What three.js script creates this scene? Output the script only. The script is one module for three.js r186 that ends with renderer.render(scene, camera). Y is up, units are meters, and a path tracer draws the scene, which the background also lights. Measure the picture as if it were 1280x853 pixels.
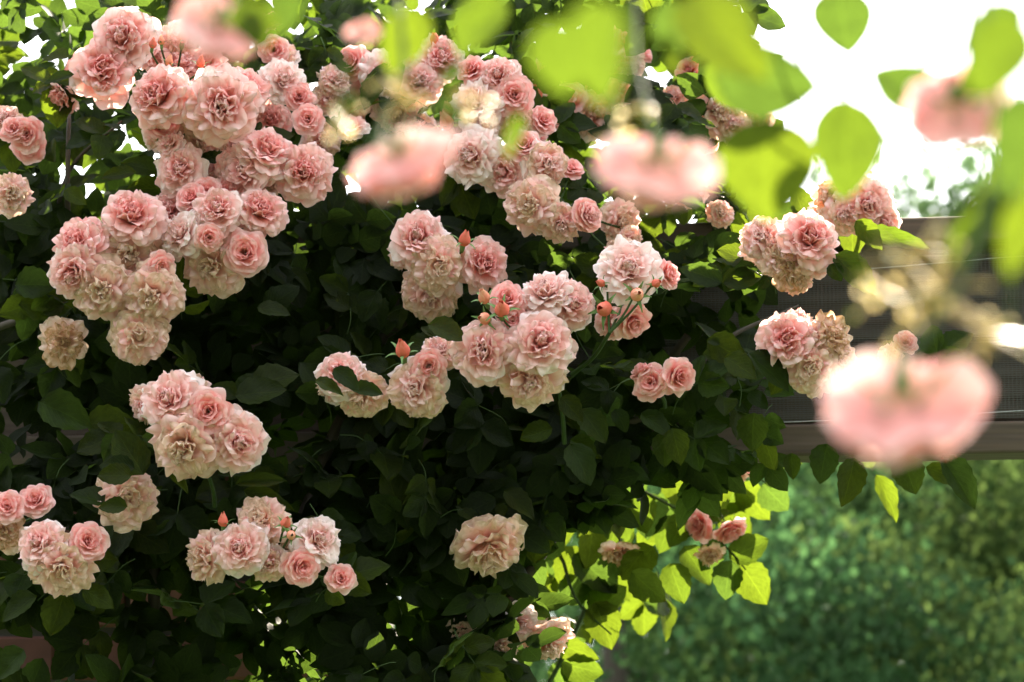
import * as THREE from 'three';
import { mergeGeometries } from 'three/addons/utils/BufferGeometryUtils.js';
import { ImprovedNoise } from 'three/addons/math/ImprovedNoise.js';

// ------------------------------------------------------------------ camera, sky, sun, exposure
const scene = new THREE.Scene();
const camera = new THREE.PerspectiveCamera(13.6, 1280 / 853, 0.05, 400);
camera.position.set(0, 1.5, 3.8);
const PITCH = THREE.MathUtils.degToRad(9);
camera.rotation.set(PITCH, 0, 0);
camera.focus = 3.72;
camera.userData.fStop = 5.8;
camera.updateMatrixWorld(true);

const renderer = new THREE.WebGLRenderer({ antialias: true });
renderer.toneMapping = THREE.LinearToneMapping;
renderer.toneMappingExposure = 6.5;
renderer.shadowMap.enabled = true;

const SUN = new THREE.Vector3(0.27, 0.55, -0.79).normalize();
const sun = new THREE.DirectionalLight(0xfff0d8, 5.0);
sun.position.copy(SUN).multiplyScalar(30);
sun.target.position.set(0, 2, 0);
sun.castShadow = true;
sun.shadow.mapSize.set(4096, 4096);
Object.assign(sun.shadow.camera, { left: -8, right: 8, top: 8, bottom: -8, near: 1, far: 80 });
scene.add(sun, sun.target);

{ // hazy bright summer sky, brightest round the sun
  const W = 256, H = 128, data = new Float32Array(W * H * 4), d = new THREE.Vector3();
  for (let r = 0; r < H; r++) for (let c = 0; c < W; c++) {
    const up = ((r + 0.5) / H - 0.5) * Math.PI, ro = ((c + 0.5) / W - 0.5) * 2 * Math.PI;
    d.set(Math.cos(ro) * Math.cos(up), Math.sin(up), Math.sin(ro) * Math.cos(up));
    const ang = Math.acos(THREE.MathUtils.clamp(d.dot(SUN), -1, 1)), e = Math.max(0, d.y);
    const glow = 0.9 * Math.exp(-ang / 0.45), hor = Math.exp(-e * 3.2);
    const k = (r * W + c) * 4, low = d.y < 0 ? 0.35 : 1;
    data[k] = (0.40 + 0.09 * hor + glow * 1.0) * low;
    data[k + 1] = (0.43 + 0.075 * hor + glow * 0.96) * low;
    data[k + 2] = (0.475 + 0.055 * hor + glow * 0.88) * low;
    data[k + 3] = 1;
  }
  const t = new THREE.DataTexture(data, W, H, THREE.RGBAFormat, THREE.FloatType);
  t.mapping = THREE.EquirectangularReflectionMapping;
  t.magFilter = t.minFilter = THREE.LinearFilter;
  t.needsUpdate = true;
  scene.background = t;
  scene.environment = t;
}

// ------------------------------------------------------------------ helpers
function rng(seed) { let s = seed | 0; return () => { s = (s + 0x6d2b79f5) | 0; let t = Math.imul(s ^ (s >>> 15), 1 | s); t = (t + Math.imul(t ^ (t >>> 7), 61 | t)) ^ t; return ((t ^ (t >>> 14)) >>> 0) / 4294967296; }; }
const rnd = rng(71), R = (a, b, f = rnd) => a + (b - a) * f(), DEG = Math.PI / 180;
const noise = new ImprovedNoise(), N3 = (x, y, z) => noise.noise(x, y, z);
const V = (x, y, z) => new THREE.Vector3(x, y, z);
const FPX = 426.5 / Math.tan(6.8 * DEG);
const CR = V(1, 0, 0), CU = V(0, Math.cos(PITCH), -Math.sin(PITCH)), CF = V(0, Math.sin(PITCH), Math.cos(PITCH)).set(0, Math.sin(PITCH), -Math.cos(PITCH));
const EYE = camera.position.clone();
// a point of the place, from where the picture shows it and its distance
const at = (px, py, d) => EYE.clone().addScaledVector(CF, d).addScaledVector(CR, (px - 640) / FPX * d).addScaledVector(CU, (426.5 - py) / FPX * d);
const used = new Map();
function numbered(n) { const k = used.get(n) ?? 0; used.set(n, k + 1); return k ? n + '_' + String(k).padStart(3, '0') : n; }
function shadows(o) { o.traverse((c) => { if (c.isMesh) { c.castShadow = true; c.receiveShadow = true; } }); return o; }
function thing(name, label, category, pos, group) {
  const g = new THREE.Group(); g.name = numbered(name); g.userData = { label, category };
  if (group) g.userData.group = group;
  if (pos) g.position.copy(pos);
  scene.add(g); return g;
}
function part(parent, name, geo, mat) { const m = new THREE.Mesh(geo, mat); m.name = name; m.castShadow = m.receiveShadow = true; parent.add(m); return m; }
function structure(name, geo, mat) { const m = new THREE.Mesh(geo, mat); m.name = name; m.userData = { kind: 'structure' }; m.castShadow = m.receiveShadow = true; scene.add(m); return m; }
function grid(nu, nv, f) { // f(i/nu, j/nv) -> [x,y,z]
  const p = [], uv = [], ix = [];
  for (let j = 0; j <= nv; j++) for (let i = 0; i <= nu; i++) { p.push(...f(i / nu, j / nv)); uv.push(i / nu, j / nv); }
  for (let j = 0; j < nv; j++) for (let i = 0; i < nu; i++) { const a = j * (nu + 1) + i, b = a + 1, c = a + nu + 1, d = c + 1; ix.push(a, b, d, a, d, c); }
  const g = new THREE.BufferGeometry();
  g.setAttribute('position', new THREE.Float32BufferAttribute(p, 3));
  g.setAttribute('uv', new THREE.Float32BufferAttribute(uv, 2));
  g.setIndex(ix); g.computeVertexNormals(); return g;
}
function tube(points, r0, r1, seg = 10, rad = 6) { // tapered tube
  const c = new THREE.CatmullRomCurve3(points), fr = c.computeFrenetFrames(seg, false), p = V();
  return grid(rad, seg, (u, v) => {
    const i = Math.round(v * seg); c.getPoint(v, p); const r = r0 + (r1 - r0) * v, a = u * Math.PI * 2;
    return [p.x + r * (Math.cos(a) * fr.normals[i].x + Math.sin(a) * fr.binormals[i].x), p.y + r * (Math.cos(a) * fr.normals[i].y + Math.sin(a) * fr.binormals[i].y), p.z + r * (Math.cos(a) * fr.normals[i].z + Math.sin(a) * fr.binormals[i].z)];
  });
}
function tex(n, m, f) { // factor texture, linear
  const d = new Uint8Array(n * m * 4);
  for (let j = 0; j < m; j++) for (let i = 0; i < n; i++) { const c = f(i / n, j / m), k = (j * n + i) * 4; for (let q = 0; q < 3; q++) d[k + q] = Math.max(0, Math.min(255, c[q] * 255)); d[k + 3] = 255; }
  const t = new THREE.DataTexture(d, n, m); t.wrapS = t.wrapT = THREE.RepeatWrapping; t.magFilter = t.minFilter = THREE.LinearFilter; t.needsUpdate = true; return t;
}
const mix = (a, b, t) => a + (b - a) * t, sst = (a, b, x) => { const t = Math.max(0, Math.min(1, (x - a) / (b - a))); return t * t * (3 - 2 * t); };

// ------------------------------------------------------------------ materials
const C = (r, g, b) => new THREE.Color().setRGB(r, g, b);
// petal dye: pale irregular margin, pinker blade with fine veins, warm claw
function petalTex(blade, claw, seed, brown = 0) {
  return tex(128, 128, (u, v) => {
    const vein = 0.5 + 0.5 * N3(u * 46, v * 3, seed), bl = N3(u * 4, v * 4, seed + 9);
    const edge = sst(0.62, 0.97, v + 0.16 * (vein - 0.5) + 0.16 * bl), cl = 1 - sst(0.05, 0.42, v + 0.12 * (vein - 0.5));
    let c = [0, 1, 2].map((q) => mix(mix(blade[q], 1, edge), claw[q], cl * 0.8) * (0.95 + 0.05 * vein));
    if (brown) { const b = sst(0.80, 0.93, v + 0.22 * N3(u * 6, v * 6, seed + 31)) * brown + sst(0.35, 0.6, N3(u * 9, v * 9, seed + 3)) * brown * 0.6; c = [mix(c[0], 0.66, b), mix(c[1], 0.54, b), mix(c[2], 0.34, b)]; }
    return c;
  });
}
const petalMat = (color, map, t = 0.42) => new THREE.MeshPhysicalMaterial({ color, map, roughness: 1, transmission: t, thickness: 0, specularIntensity: 0.35, side: THREE.DoubleSide });
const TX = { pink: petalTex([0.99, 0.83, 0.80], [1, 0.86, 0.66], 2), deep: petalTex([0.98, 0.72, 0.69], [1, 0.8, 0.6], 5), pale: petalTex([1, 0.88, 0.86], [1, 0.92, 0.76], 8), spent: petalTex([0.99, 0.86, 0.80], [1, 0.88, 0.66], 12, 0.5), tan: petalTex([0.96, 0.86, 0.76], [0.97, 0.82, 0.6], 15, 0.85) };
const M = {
  pink: petalMat(C(0.985, 0.72, 0.675), TX.pink), rosy: petalMat(C(0.98, 0.64, 0.605), TX.deep), deep: petalMat(C(0.97, 0.52, 0.49), TX.deep), pale: petalMat(C(0.985, 0.85, 0.81), TX.pale), shadedGuard: petalMat(C(0.92, 0.53, 0.46), TX.deep, 0.14),  // guard petals: shade on the hanging roses' backs put into a deeper pink
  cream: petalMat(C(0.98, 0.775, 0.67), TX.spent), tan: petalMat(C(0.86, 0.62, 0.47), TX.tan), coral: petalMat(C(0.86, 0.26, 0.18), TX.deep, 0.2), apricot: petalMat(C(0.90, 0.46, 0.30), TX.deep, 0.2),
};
const leafMap = tex(256, 256, (u, v) => {
  const x = Math.abs(u - 0.5) * 2, n = N3(u * 9, v * 9, 3) * 0.16 + N3(u * 40, v * 40, 7) * 0.10;
  const mid = 1 - sst(0.015, 0.045, x), sv = ((v - x * 0.42) * 9) % 1, side = (1 - sst(0.03, 0.10, Math.min(Math.abs(sv), 1 - Math.abs(sv)))) * (x < 0.93 ? 1 : 0);
  const k = 0.74 + n + 0.24 * mid + 0.07 * side; return [k, k, k * (1 - 0.1 * mid)];
});
const leafBump = tex(256, 256, (u, v) => {
  const x = Math.abs(u - 0.5) * 2, sv = ((v - x * 0.42) * 9) % 1, side = 1 - sst(0.0, 0.22, Math.min(Math.abs(sv), 1 - Math.abs(sv)));
  const k = 0.7 - 0.4 * side - 0.3 * (1 - sst(0, 0.08, x)) + 0.1 * N3(u * 30, v * 30, 1); return [k, k, k];
});
const leafMat = (color, t, coat = 0.7) => new THREE.MeshPhysicalMaterial({ color, map: leafMap, bumpMap: leafBump, bumpScale: 0.0004, roughness: 1, transmission: t, thickness: 0, specularIntensity: 0.04, clearcoat: coat, clearcoatRoughness: 0.4, side: THREE.DoubleSide });
const LM = [leafMat(C(0.070, 0.110, 0.008), 0.9), leafMat(C(0.054, 0.094, 0.011), 0.9), leafMat(C(0.084, 0.121, 0.007), 0.9)]; // one kind of leaf everywhere
const barkTex = tex(64, 256, (u, v) => { const k = 0.8 + 0.3 * N3(u * 10, v * 8, 2); return [k, k, k]; });
const STEM = new THREE.MeshPhysicalMaterial({ color: C(0.05, 0.085, 0.022), map: barkTex, roughness: 0.75, specularIntensity: 0.4 });
const CANE = new THREE.MeshStandardMaterial({ color: C(0.06, 0.045, 0.03), map: barkTex, roughness: 0.8 });
const CALYX = new THREE.MeshPhysicalMaterial({ color: C(0.11, 0.20, 0.05), roughness: 0.7, side: THREE.DoubleSide });
const STAMEN = new THREE.MeshPhysicalMaterial({ color: C(0.75, 0.55, 0.18), roughness: 0.35 });

// ------------------------------------------------------------------ rose blooms (unit radius, face along +z)
function petalGeo(o, f) {
  const { L, th0, th1, curl, W, cup, ruf, z0 = -0.45, r0 = 0.04, az, twist = 0, notch = 0.5, nu = 8, nv = 9 } = o, sd = f() * 90;
  const fine = 24, mid = [];
  let rho = r0, z = z0;
  for (let k = 0; k <= fine; k++) {
    const t = k / fine, th = (th0 + (th1 - th0) * t + curl * Math.pow(Math.max(0, (t - 0.62) / 0.38), 1.6)) * DEG;
    mid.push([rho, z, th]); rho += Math.sin(th) * L / fine; z += Math.cos(th) * L / fine;
  }
  const ca = Math.cos(az), sa = Math.sin(az), cap = 0.46, g = grid(nu, nv, (uu, vv) => {
    const u = uu * 2 - 1, ph = Math.max(0, (vv - 0.36) / 0.64) * Math.PI / 2; // narrow claw, then a broad rounded blade
    const out = vv < 0.36 ? mix(0.24, 1, Math.sin(vv / 0.36 * Math.PI / 2)) : Math.pow(Math.cos(ph), 0.62);
    let s = vv < 0.36 ? vv / 0.36 * (1 - cap) : 1 - cap + cap * Math.pow(Math.sin(ph), 0.75);
    s = Math.min(1, s * (1 + 0.07 * N3(u * 1.6, sd, 1.7) - 0.09 * notch * Math.exp(-u * u * out * out * 14) * sst(0.6, 1, vv)));
    const q = Math.min(fine - 1e-3, s * fine), i = Math.floor(q), fr = q - i, A = mid[i], B = mid[i + 1] ?? mid[i];
    let rr = mix(A[0], B[0], fr), zz = mix(A[1], B[1], fr); const th = mix(A[2], B[2], fr), x = u * out;
    const rl = s * s, rip = ruf * rl * (1.35 * N3(x * 1.7 + sd, s * 1.3, sd) + 0.45 * N3(x * 3.6, s * 2.4, sd + 5));
    const tx = W * x * (1 - 0.12 * cup * x * x), nn = cup * W * x * x * (0.8 - 0.5 * rl) + rip + twist * x * W * s * 0.6;
    rr += -Math.cos(th) * nn; zz += Math.sin(th) * nn;
    return [rr * ca - tx * sa, rr * sa + tx * ca, zz];
  });
  const uv = g.attributes.uv; for (let k = 0; k < uv.count; k++) { const vv = uv.getY(k), ph = Math.max(0, (vv - 0.36) / 0.64) * Math.PI / 2; uv.setXY(k, 0.5 + (uv.getX(k) - 0.5) * 0.9, vv < 0.36 ? vv / 0.36 * (1 - cap) : 1 - cap + cap * Math.pow(Math.sin(ph), 0.75)); }
  return g;
}
function wrapPetal(o, f) { // petal wrapped round the bud's axis
  const { az, span, len, rmax, z0 = -0.4, open = 0, ruf = 0.03, tip = 0.25 } = o, sd = f() * 50;
  return grid(8, 8, (uu, v) => {
    const u = uu * 2 - 1, s = v * (1 - 0.28 * Math.pow(Math.abs(u), 2.2)), a = az + u * span;
    const r = rmax * (Math.sin(Math.min(1, 0.12 + s * 0.62) * Math.PI) * (1 - s) + (tip + open) * s) + open * 0.5 * s * s * s + 0.03 * u + ruf * s * s * N3(u * 2, s * 2, sd) * 2;
    return [r * Math.cos(a), r * Math.sin(a), z0 + len * s - open * 0.15 * s * s * s];
  });
}
function calyxGeo(f, down = 1, s = 1) {
  const parts = [new THREE.LatheGeometry([[0, -0.30], [0.05, -0.29], [0.09, -0.22], [0.105, -0.13], [0.10, -0.04], [0.13, 0.0]].map(([x, y]) => new THREE.Vector2(x * s, y * s)), 8)];
  parts[0].rotateX(Math.PI / 2);
  for (let k = 0; k < 5; k++) {
    const az = k * 1.2566 + f() * 0.3, bend = R(0.5, 1.1, f) * down, ln = R(0.42, 0.6, f) * s, ca = Math.cos(az), sa = Math.sin(az);
    parts.push(grid(2, 5, (uu, v) => { const u = uu * 2 - 1, w = 0.10 * s * Math.sin(Math.min(1, 0.25 + v) * 2.2) * (1 - v * 0.8), r = 0.10 * s + ln * v * Math.sin(0.6 + bend * v), z = ln * v * Math.cos(0.6 + 1.4 * bend * v) - 0.0; return [r * ca - w * u * sa, r * sa + w * u * ca, z + 0.02 * u * u]; }));
  }
  for (const g of parts) for (const k of Object.keys(g.attributes)) if (!['position', 'normal', 'uv'].includes(k)) g.deleteAttribute(k);
  const g = mergeGeometries(parts); g.translate(0, 0, -0.45); return g;
}
function makeBloom(seed, rings, core, opts = {}) { // part mesh (heart of the rose) with petals and calyx as its pieces
  const f = rng(seed), heart = [];
  const jit = opts.jit ?? 1;
  const spec = (ring, k) => ({ ...ring, az: (ring.off ?? 0) + (k + R(-0.28, 0.28, f)) * 2 * Math.PI / ring.n, L: ring.L * R(0.9, 1.08, f), th0: ring.th0 + R(-7, 7, f) * jit, th1: ring.th1 + R(-11, 11, f) * jit, curl: ring.curl * R(0.3, 1.5, f), W: ring.W * R(0.85, 1.15, f), ruf: ring.ruf * R(0.7, 1.4, f), twist: R(-1, 1, f) * (ring.tw ?? 0.15), z0: (ring.z0 ?? -0.45) + R(-0.03, 0.03, f), notch: f() });
  for (const ring of core) { ring.off = f() * 6; for (let k = 0; k < ring.n; k++) heart.push(ring.wrap ? wrapPetal({ ...ring, az: ring.off + k * 2.4, rmax: ring.rmax * (1 + 0.10 * k), len: ring.len * (1 - 0.04 * k) }, f) : petalGeo({ ...spec(ring, k), nu: 6, nv: 8 }, f)); }
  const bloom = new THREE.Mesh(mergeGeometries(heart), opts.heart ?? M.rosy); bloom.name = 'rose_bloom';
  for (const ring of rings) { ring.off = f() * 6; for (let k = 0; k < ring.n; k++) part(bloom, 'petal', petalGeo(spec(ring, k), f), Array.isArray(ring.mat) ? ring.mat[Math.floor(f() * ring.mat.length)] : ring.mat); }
  part(bloom, 'calyx', calyxGeo(f, opts.down ?? 1.6, opts.cal ?? 1), CALYX);
  return shadows(bloom);
}
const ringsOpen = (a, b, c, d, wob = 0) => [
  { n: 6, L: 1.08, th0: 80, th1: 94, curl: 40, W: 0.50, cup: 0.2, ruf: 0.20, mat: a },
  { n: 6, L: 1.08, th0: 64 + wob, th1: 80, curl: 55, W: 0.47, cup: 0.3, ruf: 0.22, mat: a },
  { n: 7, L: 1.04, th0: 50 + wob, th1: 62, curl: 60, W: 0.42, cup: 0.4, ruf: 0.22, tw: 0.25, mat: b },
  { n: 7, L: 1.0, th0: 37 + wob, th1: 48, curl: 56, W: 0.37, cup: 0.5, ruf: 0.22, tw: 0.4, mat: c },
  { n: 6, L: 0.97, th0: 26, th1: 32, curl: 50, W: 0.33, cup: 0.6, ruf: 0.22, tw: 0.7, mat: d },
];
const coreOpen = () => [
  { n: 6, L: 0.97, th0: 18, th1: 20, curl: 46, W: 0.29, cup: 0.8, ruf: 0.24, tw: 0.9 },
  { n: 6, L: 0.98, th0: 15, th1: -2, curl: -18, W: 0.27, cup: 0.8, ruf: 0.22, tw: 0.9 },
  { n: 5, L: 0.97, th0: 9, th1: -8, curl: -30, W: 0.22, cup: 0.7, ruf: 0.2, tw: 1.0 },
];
const BLOOM = {
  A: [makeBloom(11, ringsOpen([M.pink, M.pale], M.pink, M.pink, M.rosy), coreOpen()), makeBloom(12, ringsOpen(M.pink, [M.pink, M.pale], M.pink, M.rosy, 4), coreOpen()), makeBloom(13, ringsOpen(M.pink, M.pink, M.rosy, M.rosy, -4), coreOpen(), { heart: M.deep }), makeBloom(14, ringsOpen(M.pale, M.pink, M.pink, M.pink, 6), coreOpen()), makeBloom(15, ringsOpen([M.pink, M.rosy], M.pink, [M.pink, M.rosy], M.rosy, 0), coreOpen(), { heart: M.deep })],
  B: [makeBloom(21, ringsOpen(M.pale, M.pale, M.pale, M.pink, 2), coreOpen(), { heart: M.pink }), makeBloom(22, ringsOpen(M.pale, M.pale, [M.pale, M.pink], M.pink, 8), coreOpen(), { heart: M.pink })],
  C: [0, 1, 2].map((k) => makeBloom(31 + k, [
    { n: 5, L: 1.0, th0: 64, th1: 78, curl: 50, W: 0.62, cup: 0.3, ruf: 0.12, mat: [M.pink, M.rosy] },
    { n: 6, L: 0.98, th0: 44, th1: 58, curl: 46, W: 0.54, cup: 0.42, ruf: 0.12, mat: M.rosy },
    { n: 6, L: 0.95, th0: 30, th1: 36, curl: 44, W: 0.46, cup: 0.55, ruf: 0.10, mat: M.rosy },
    { n: 6, L: 0.92, th0: 19, th1: 18, curl: 36, W: 0.38, cup: 0.7, ruf: 0.09, mat: M.deep },
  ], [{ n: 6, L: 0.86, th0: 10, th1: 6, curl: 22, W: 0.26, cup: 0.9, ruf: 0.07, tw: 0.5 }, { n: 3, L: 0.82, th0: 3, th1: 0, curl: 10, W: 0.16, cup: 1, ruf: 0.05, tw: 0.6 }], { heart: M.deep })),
  D: [0, 1, 2, 3].map((k) => makeBloom(41 + k, [
    { n: 7, L: 1.05, th0: 84, th1: 120, curl: 24, W: 0.54, cup: 0.14, ruf: 0.26, mat: k % 2 ? M.cream : [M.cream, M.pale] },
    { n: 8, L: 1.0, th0: 64, th1: 92, curl: 40, W: 0.46, cup: 0.2, ruf: 0.28, tw: 0.4, mat: [M.cream, M.pink] },
    { n: 9, L: 0.96, th0: 46, th1: 70, curl: 50, W: 0.38, cup: 0.25, ruf: 0.30, tw: 0.7, mat: [M.cream, M.pink, M.cream] },
    { n: 8, L: 0.9, th0: 30, th1: 48, curl: 46, W: 0.32, cup: 0.3, ruf: 0.28, tw: 1.0, mat: k < 2 ? [M.cream, M.pink] : [M.cream, M.rosy] },
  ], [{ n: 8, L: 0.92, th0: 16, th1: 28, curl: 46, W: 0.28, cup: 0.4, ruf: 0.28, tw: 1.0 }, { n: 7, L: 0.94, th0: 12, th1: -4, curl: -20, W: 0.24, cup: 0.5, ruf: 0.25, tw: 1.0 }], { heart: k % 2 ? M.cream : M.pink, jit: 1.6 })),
  T: [0, 1].map((k) => makeBloom(51 + k, [
    { n: 7, L: 1.05, th0: 78, th1: 108, curl: 20, W: 0.44, cup: 0.1, ruf: 0.2, mat: [M.cream, M.tan] },
    { n: 9, L: 0.8, th0: 58, th1: 86, curl: 40, W: 0.28, cup: 0.3, ruf: 0.34, tw: 1, mat: M.tan },
    { n: 10, L: 0.75, th0: 36, th1: 60, curl: 50, W: 0.24, cup: 0.3, ruf: 0.36, tw: 1.4, mat: [M.tan, M.cream] },
  ], [{ n: 10, L: 0.7, th0: 18, th1: 40, curl: 40, W: 0.2, cup: 0.3, ruf: 0.34, tw: 1.6 }, { n: 6, L: 0.64, th0: 6, th1: 10, curl: 10, W: 0.14, cup: 0.4, ruf: 0.3, tw: 1.5 }], { heart: M.tan, jit: 2 })),
  K: [0, 1].map((k) => makeBloom(61 + k, [ // tight coral bud
  ], [{ wrap: true, n: 5, span: 1.5, len: 1.25, rmax: 0.62, z0: -0.45, tip: 0.2, ruf: 0.04 }], { heart: k ? M.apricot : M.coral, down: 0.55, cal: 2.3 })),
  F: [0, 1].map((k) => makeBloom(71 + k, [ // loose single-looking rose of broad petals, seen from below
    { n: 7, L: 1.06, th0: 72, th1: 88, curl: 20, W: 0.62, cup: 0.28, ruf: 0.12, mat: [M.shadedGuard, M.pink, M.rosy] },
    { n: 7, L: 1.0, th0: 56, th1: 70, curl: 30, W: 0.56, cup: 0.34, ruf: 0.12, mat: M.shadedGuard },
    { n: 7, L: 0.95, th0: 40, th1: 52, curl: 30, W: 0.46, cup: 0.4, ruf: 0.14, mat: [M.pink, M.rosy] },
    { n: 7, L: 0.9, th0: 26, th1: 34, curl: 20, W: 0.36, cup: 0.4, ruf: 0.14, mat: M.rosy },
  ], coreOpen(), { cal: 1.25 })),
};
// place a bloom: face turned yaw degrees to the right and pitch degrees up of the camera side
const FACE = (yaw, pitch) => { const y = yaw * DEG, p = pitch * DEG; return V(Math.sin(y) * Math.cos(p), Math.sin(p), Math.cos(y) * Math.cos(p)); };
function turnTo(o, dir, roll) { o.quaternion.setFromUnitVectors(V(0, 0, 1), dir).multiply(new THREE.Quaternion().setFromAxisAngle(V(0, 0, 1), roll)); }
function addBloom(parent, type, idx, p, r, dir, roll) {
  const b = BLOOM[type][idx % BLOOM[type].length].clone();
  if (type === 'K') b.name = 'rose_bud';
  parent.add(b); b.position.copy(p).sub(parent.position); const q = r * (type === 'K' ? 1.35 : 1.05); b.scale.set(q * (type === 'K' ? 1 : R(0.93, 1.05)), q, q * (type === 'K' ? 1.2 : R(0.85, 1.0))); turnTo(b, dir, roll); return b;
}

// ------------------------------------------------------------------ leaves (unit length along +y, face +z)
function leafletGeo(seed, nv = 11, nu = 2, o = {}) {
  const f = rng(seed), wid = o.w ?? R(0.36, 0.43, f), fold = o.fold ?? R(0.12, 0.35, f), droop = o.droop ?? R(0.05, 0.3, f), sd = f() * 40, side = R(-0.08, 0.08, f), tw = R(-0.3, 0.3, f);
  return grid(nu * 2, nv, (uu, v) => {
    const u = uu * 2 - 1, edge = Math.abs(u) > 0.99;
    let w = wid * Math.pow(Math.sin(Math.PI * Math.pow(v, 0.80)), 0.72) * (1 - 0.12 * v); if (v > 0.93) w *= 0.75;
    if (edge && nu > 1 && !o.smooth) w *= 1 + (Math.round(v * nv) % 2 ? 0.055 : -0.045);
    const x = u * w, z = fold * Math.abs(x) - droop * v * v * 0.7 + 0.05 * N3(u * 1.5 + sd, v * 2.5, sd) + 0.05 * N3(u * 4, v * 5, sd + 3) * Math.abs(u) + tw * x * v;
    return [x + side * v * v, v * (1 + (edge ? 0 : 0)), z];
  });
}
const LEAFSMOOTH = [1, 2, 3].map((k) => leafletGeo(150 + k, 14, 3, { smooth: 1, w: 0.42, fold: 0.12 }));
const LEAFLET = [1, 2, 3, 4, 5, 6].map((k) => leafletGeo(100 + k)), LEAFLOW = [1, 2, 3, 4].map((k) => leafletGeo(200 + k, 6, 1));
const rachisGeo = tube([V(0, -0.22, -0.3), V(0.01, 0.15, -0.03), V(0, 1, 0)], 0.016, 0.011, 6, 4);
function leafSpots(f) { // [y, side, angle, size]: a terminal leaflet and two pairs
  const s = [[1.0, 0, R(-8, 8, f), R(1.0, 1.2, f)]];
  for (const [y, z] of [[0.86, 0.98], [0.34, 0.82]]) for (const d of [-1, 1]) s.push([y + R(-0.03, 0.03, f), d, -d * R(52, 72, f), z * R(0.85, 1.1, f)]);
  return s;
}
function leafletMatrix([y, d, ang, size], f) {
  const m = new THREE.Matrix4(), q = new THREE.Quaternion().setFromEuler(new THREE.Euler(R(-0.35, 0.35, f), d * R(0.0, 0.5, f), ang * DEG, 'ZYX'));
  return m.compose(V(0, y, 0), q, V(size, size, size));
}
const LEAF = [0, 1, 2, 3, 4].map((k) => {
  const f = rng(300 + k), leaf = new THREE.Mesh(rachisGeo, STEM); leaf.name = 'leaf';
  for (const s of k === 4 ? leafSpots(f).slice(0, 3) : leafSpots(f)) { const l = part(leaf, 'leaflet', LEAFLET[Math.floor(f() * 6)], LM[Math.floor(f() * 3)]); leafletMatrix(s, f).decompose(l.position, l.quaternion, l.scale); }
  return shadows(leaf);
});
const LEAFMERGED = [0, 1, 2, 3].map((k) => { const f = rng(350 + k); return mergeGeometries(leafSpots(f).map((s) => LEAFLOW[Math.floor(f() * 4)].clone().applyMatrix4(leafletMatrix(s, f)))); });
function leafFrame(dir, normal) { // +y along dir, +z near normal
  const y = dir.clone().normalize(), x = new THREE.Vector3().crossVectors(y, normal).normalize(), z = new THREE.Vector3().crossVectors(x, y);
  return new THREE.Quaternion().setFromRotationMatrix(new THREE.Matrix4().makeBasis(x, y, z));
}
function placeLeaf(parent, p, dir, normal, size, k, mats) {
  const l = LEAF[k % LEAF.length].clone(); parent.add(l); l.position.copy(p).sub(parent.position); l.quaternion.copy(leafFrame(dir, normal)); l.scale.setScalar(size);
  if (mats) l.children.forEach((c, i) => { c.material = mats[i % mats.length]; });
  return l;
}
// one broad leaflet from base pixel to tip pixel (own stalk behind it)
let seenLeaf = 0;
function oneLeaf(parent, x0, y0, x1, y1, d, o = {}) {
  const a = at(x0, y0, d), b = at(x1, y1, d + (o.tipd ?? 0)), dir = b.clone().sub(a), len = dir.length();
  const m = part(parent, 'leaf', o.smooth ? LEAFSMOOTH[seenLeaf++ % 3] : LEAFLET[(o.k ?? seenLeaf++) % 6], o.mat ?? LM[seenLeaf % 3]);
  m.position.copy(a).sub(parent.position); m.quaternion.copy(leafFrame(dir, FACE(o.yaw ?? R(-25, 25), o.pitch ?? R(5, 45)))); m.scale.set(len * (o.w ?? 1), len, len); return m;
}

// ------------------------------------------------------------------ ground
{
  const g = new THREE.PlaneGeometry(300, 300, 60, 60); g.rotateX(-Math.PI / 2);
  const t = tex(256, 256, (u, v) => { const k = 0.75 + 0.5 * N3(u * 40, v * 40, 4) + 0.3 * N3(u * 9, v * 9, 8); return [k, k, k * 0.9]; }); t.repeat.set(120, 120);
  structure('lawn', g, new THREE.MeshStandardMaterial({ color: C(0.05, 0.09, 0.03), map: t, roughness: 1 }));
}

// ------------------------------------------------------------------ pergola: fascia beam, net, wires, brick pier
const YAW = 7 * DEG, BEAM_D = 4.16;
const beamAt = at(900, 440, BEAM_D), BX = V(Math.cos(YAW), 0, Math.sin(YAW)), BZ = V(-Math.sin(YAW), 0, Math.cos(YAW));
const woodTex = tex(512, 64, (u, v) => { const g = N3(u * 6, v * 42, 1), h = N3(u * 24, v * 90, 6), k = 0.78 + 0.28 * g + 0.18 * h; return [k, k * 0.98, k * 0.95]; });
const woodBump = tex(512, 64, (u, v) => { const k = 0.6 + 0.4 * N3(u * 8, v * 60, 1) + 0.25 * N3(u * 30, v * 110, 6); return [k, k, k]; });
const timber = new THREE.MeshStandardMaterial({ color: C(0.095, 0.067, 0.047), map: woodTex, bumpMap: woodBump, bumpScale: 0.002, roughness: 0.85 });
function board(parent, name, w, h, t, x, y, z, mat, bow = 0) {
  const b = 0.004, s = new THREE.Shape(); s.moveTo(-w / 2 + b, -h / 2 + b); s.lineTo(w / 2 - b, -h / 2 + b); s.lineTo(w / 2 - b, h / 2 - b); s.lineTo(-w / 2 + b, h / 2 - b); s.closePath();
  const g = new THREE.ExtrudeGeometry(s, { depth: t - 2 * b, bevelThickness: b, bevelSize: b, bevelSegments: 2, steps: 1 }); g.translate(0, 0, -t / 2 + b);
  const p = g.attributes.position, uv = g.attributes.uv; for (let i = 0; i < p.count; i++) uv.setXY(i, p.getX(i) * 0.7, (p.getY(i) + p.getZ(i)) * 4);
  const m = part(parent, name, g, mat); m.position.set(x, y, z); return m;
}
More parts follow.
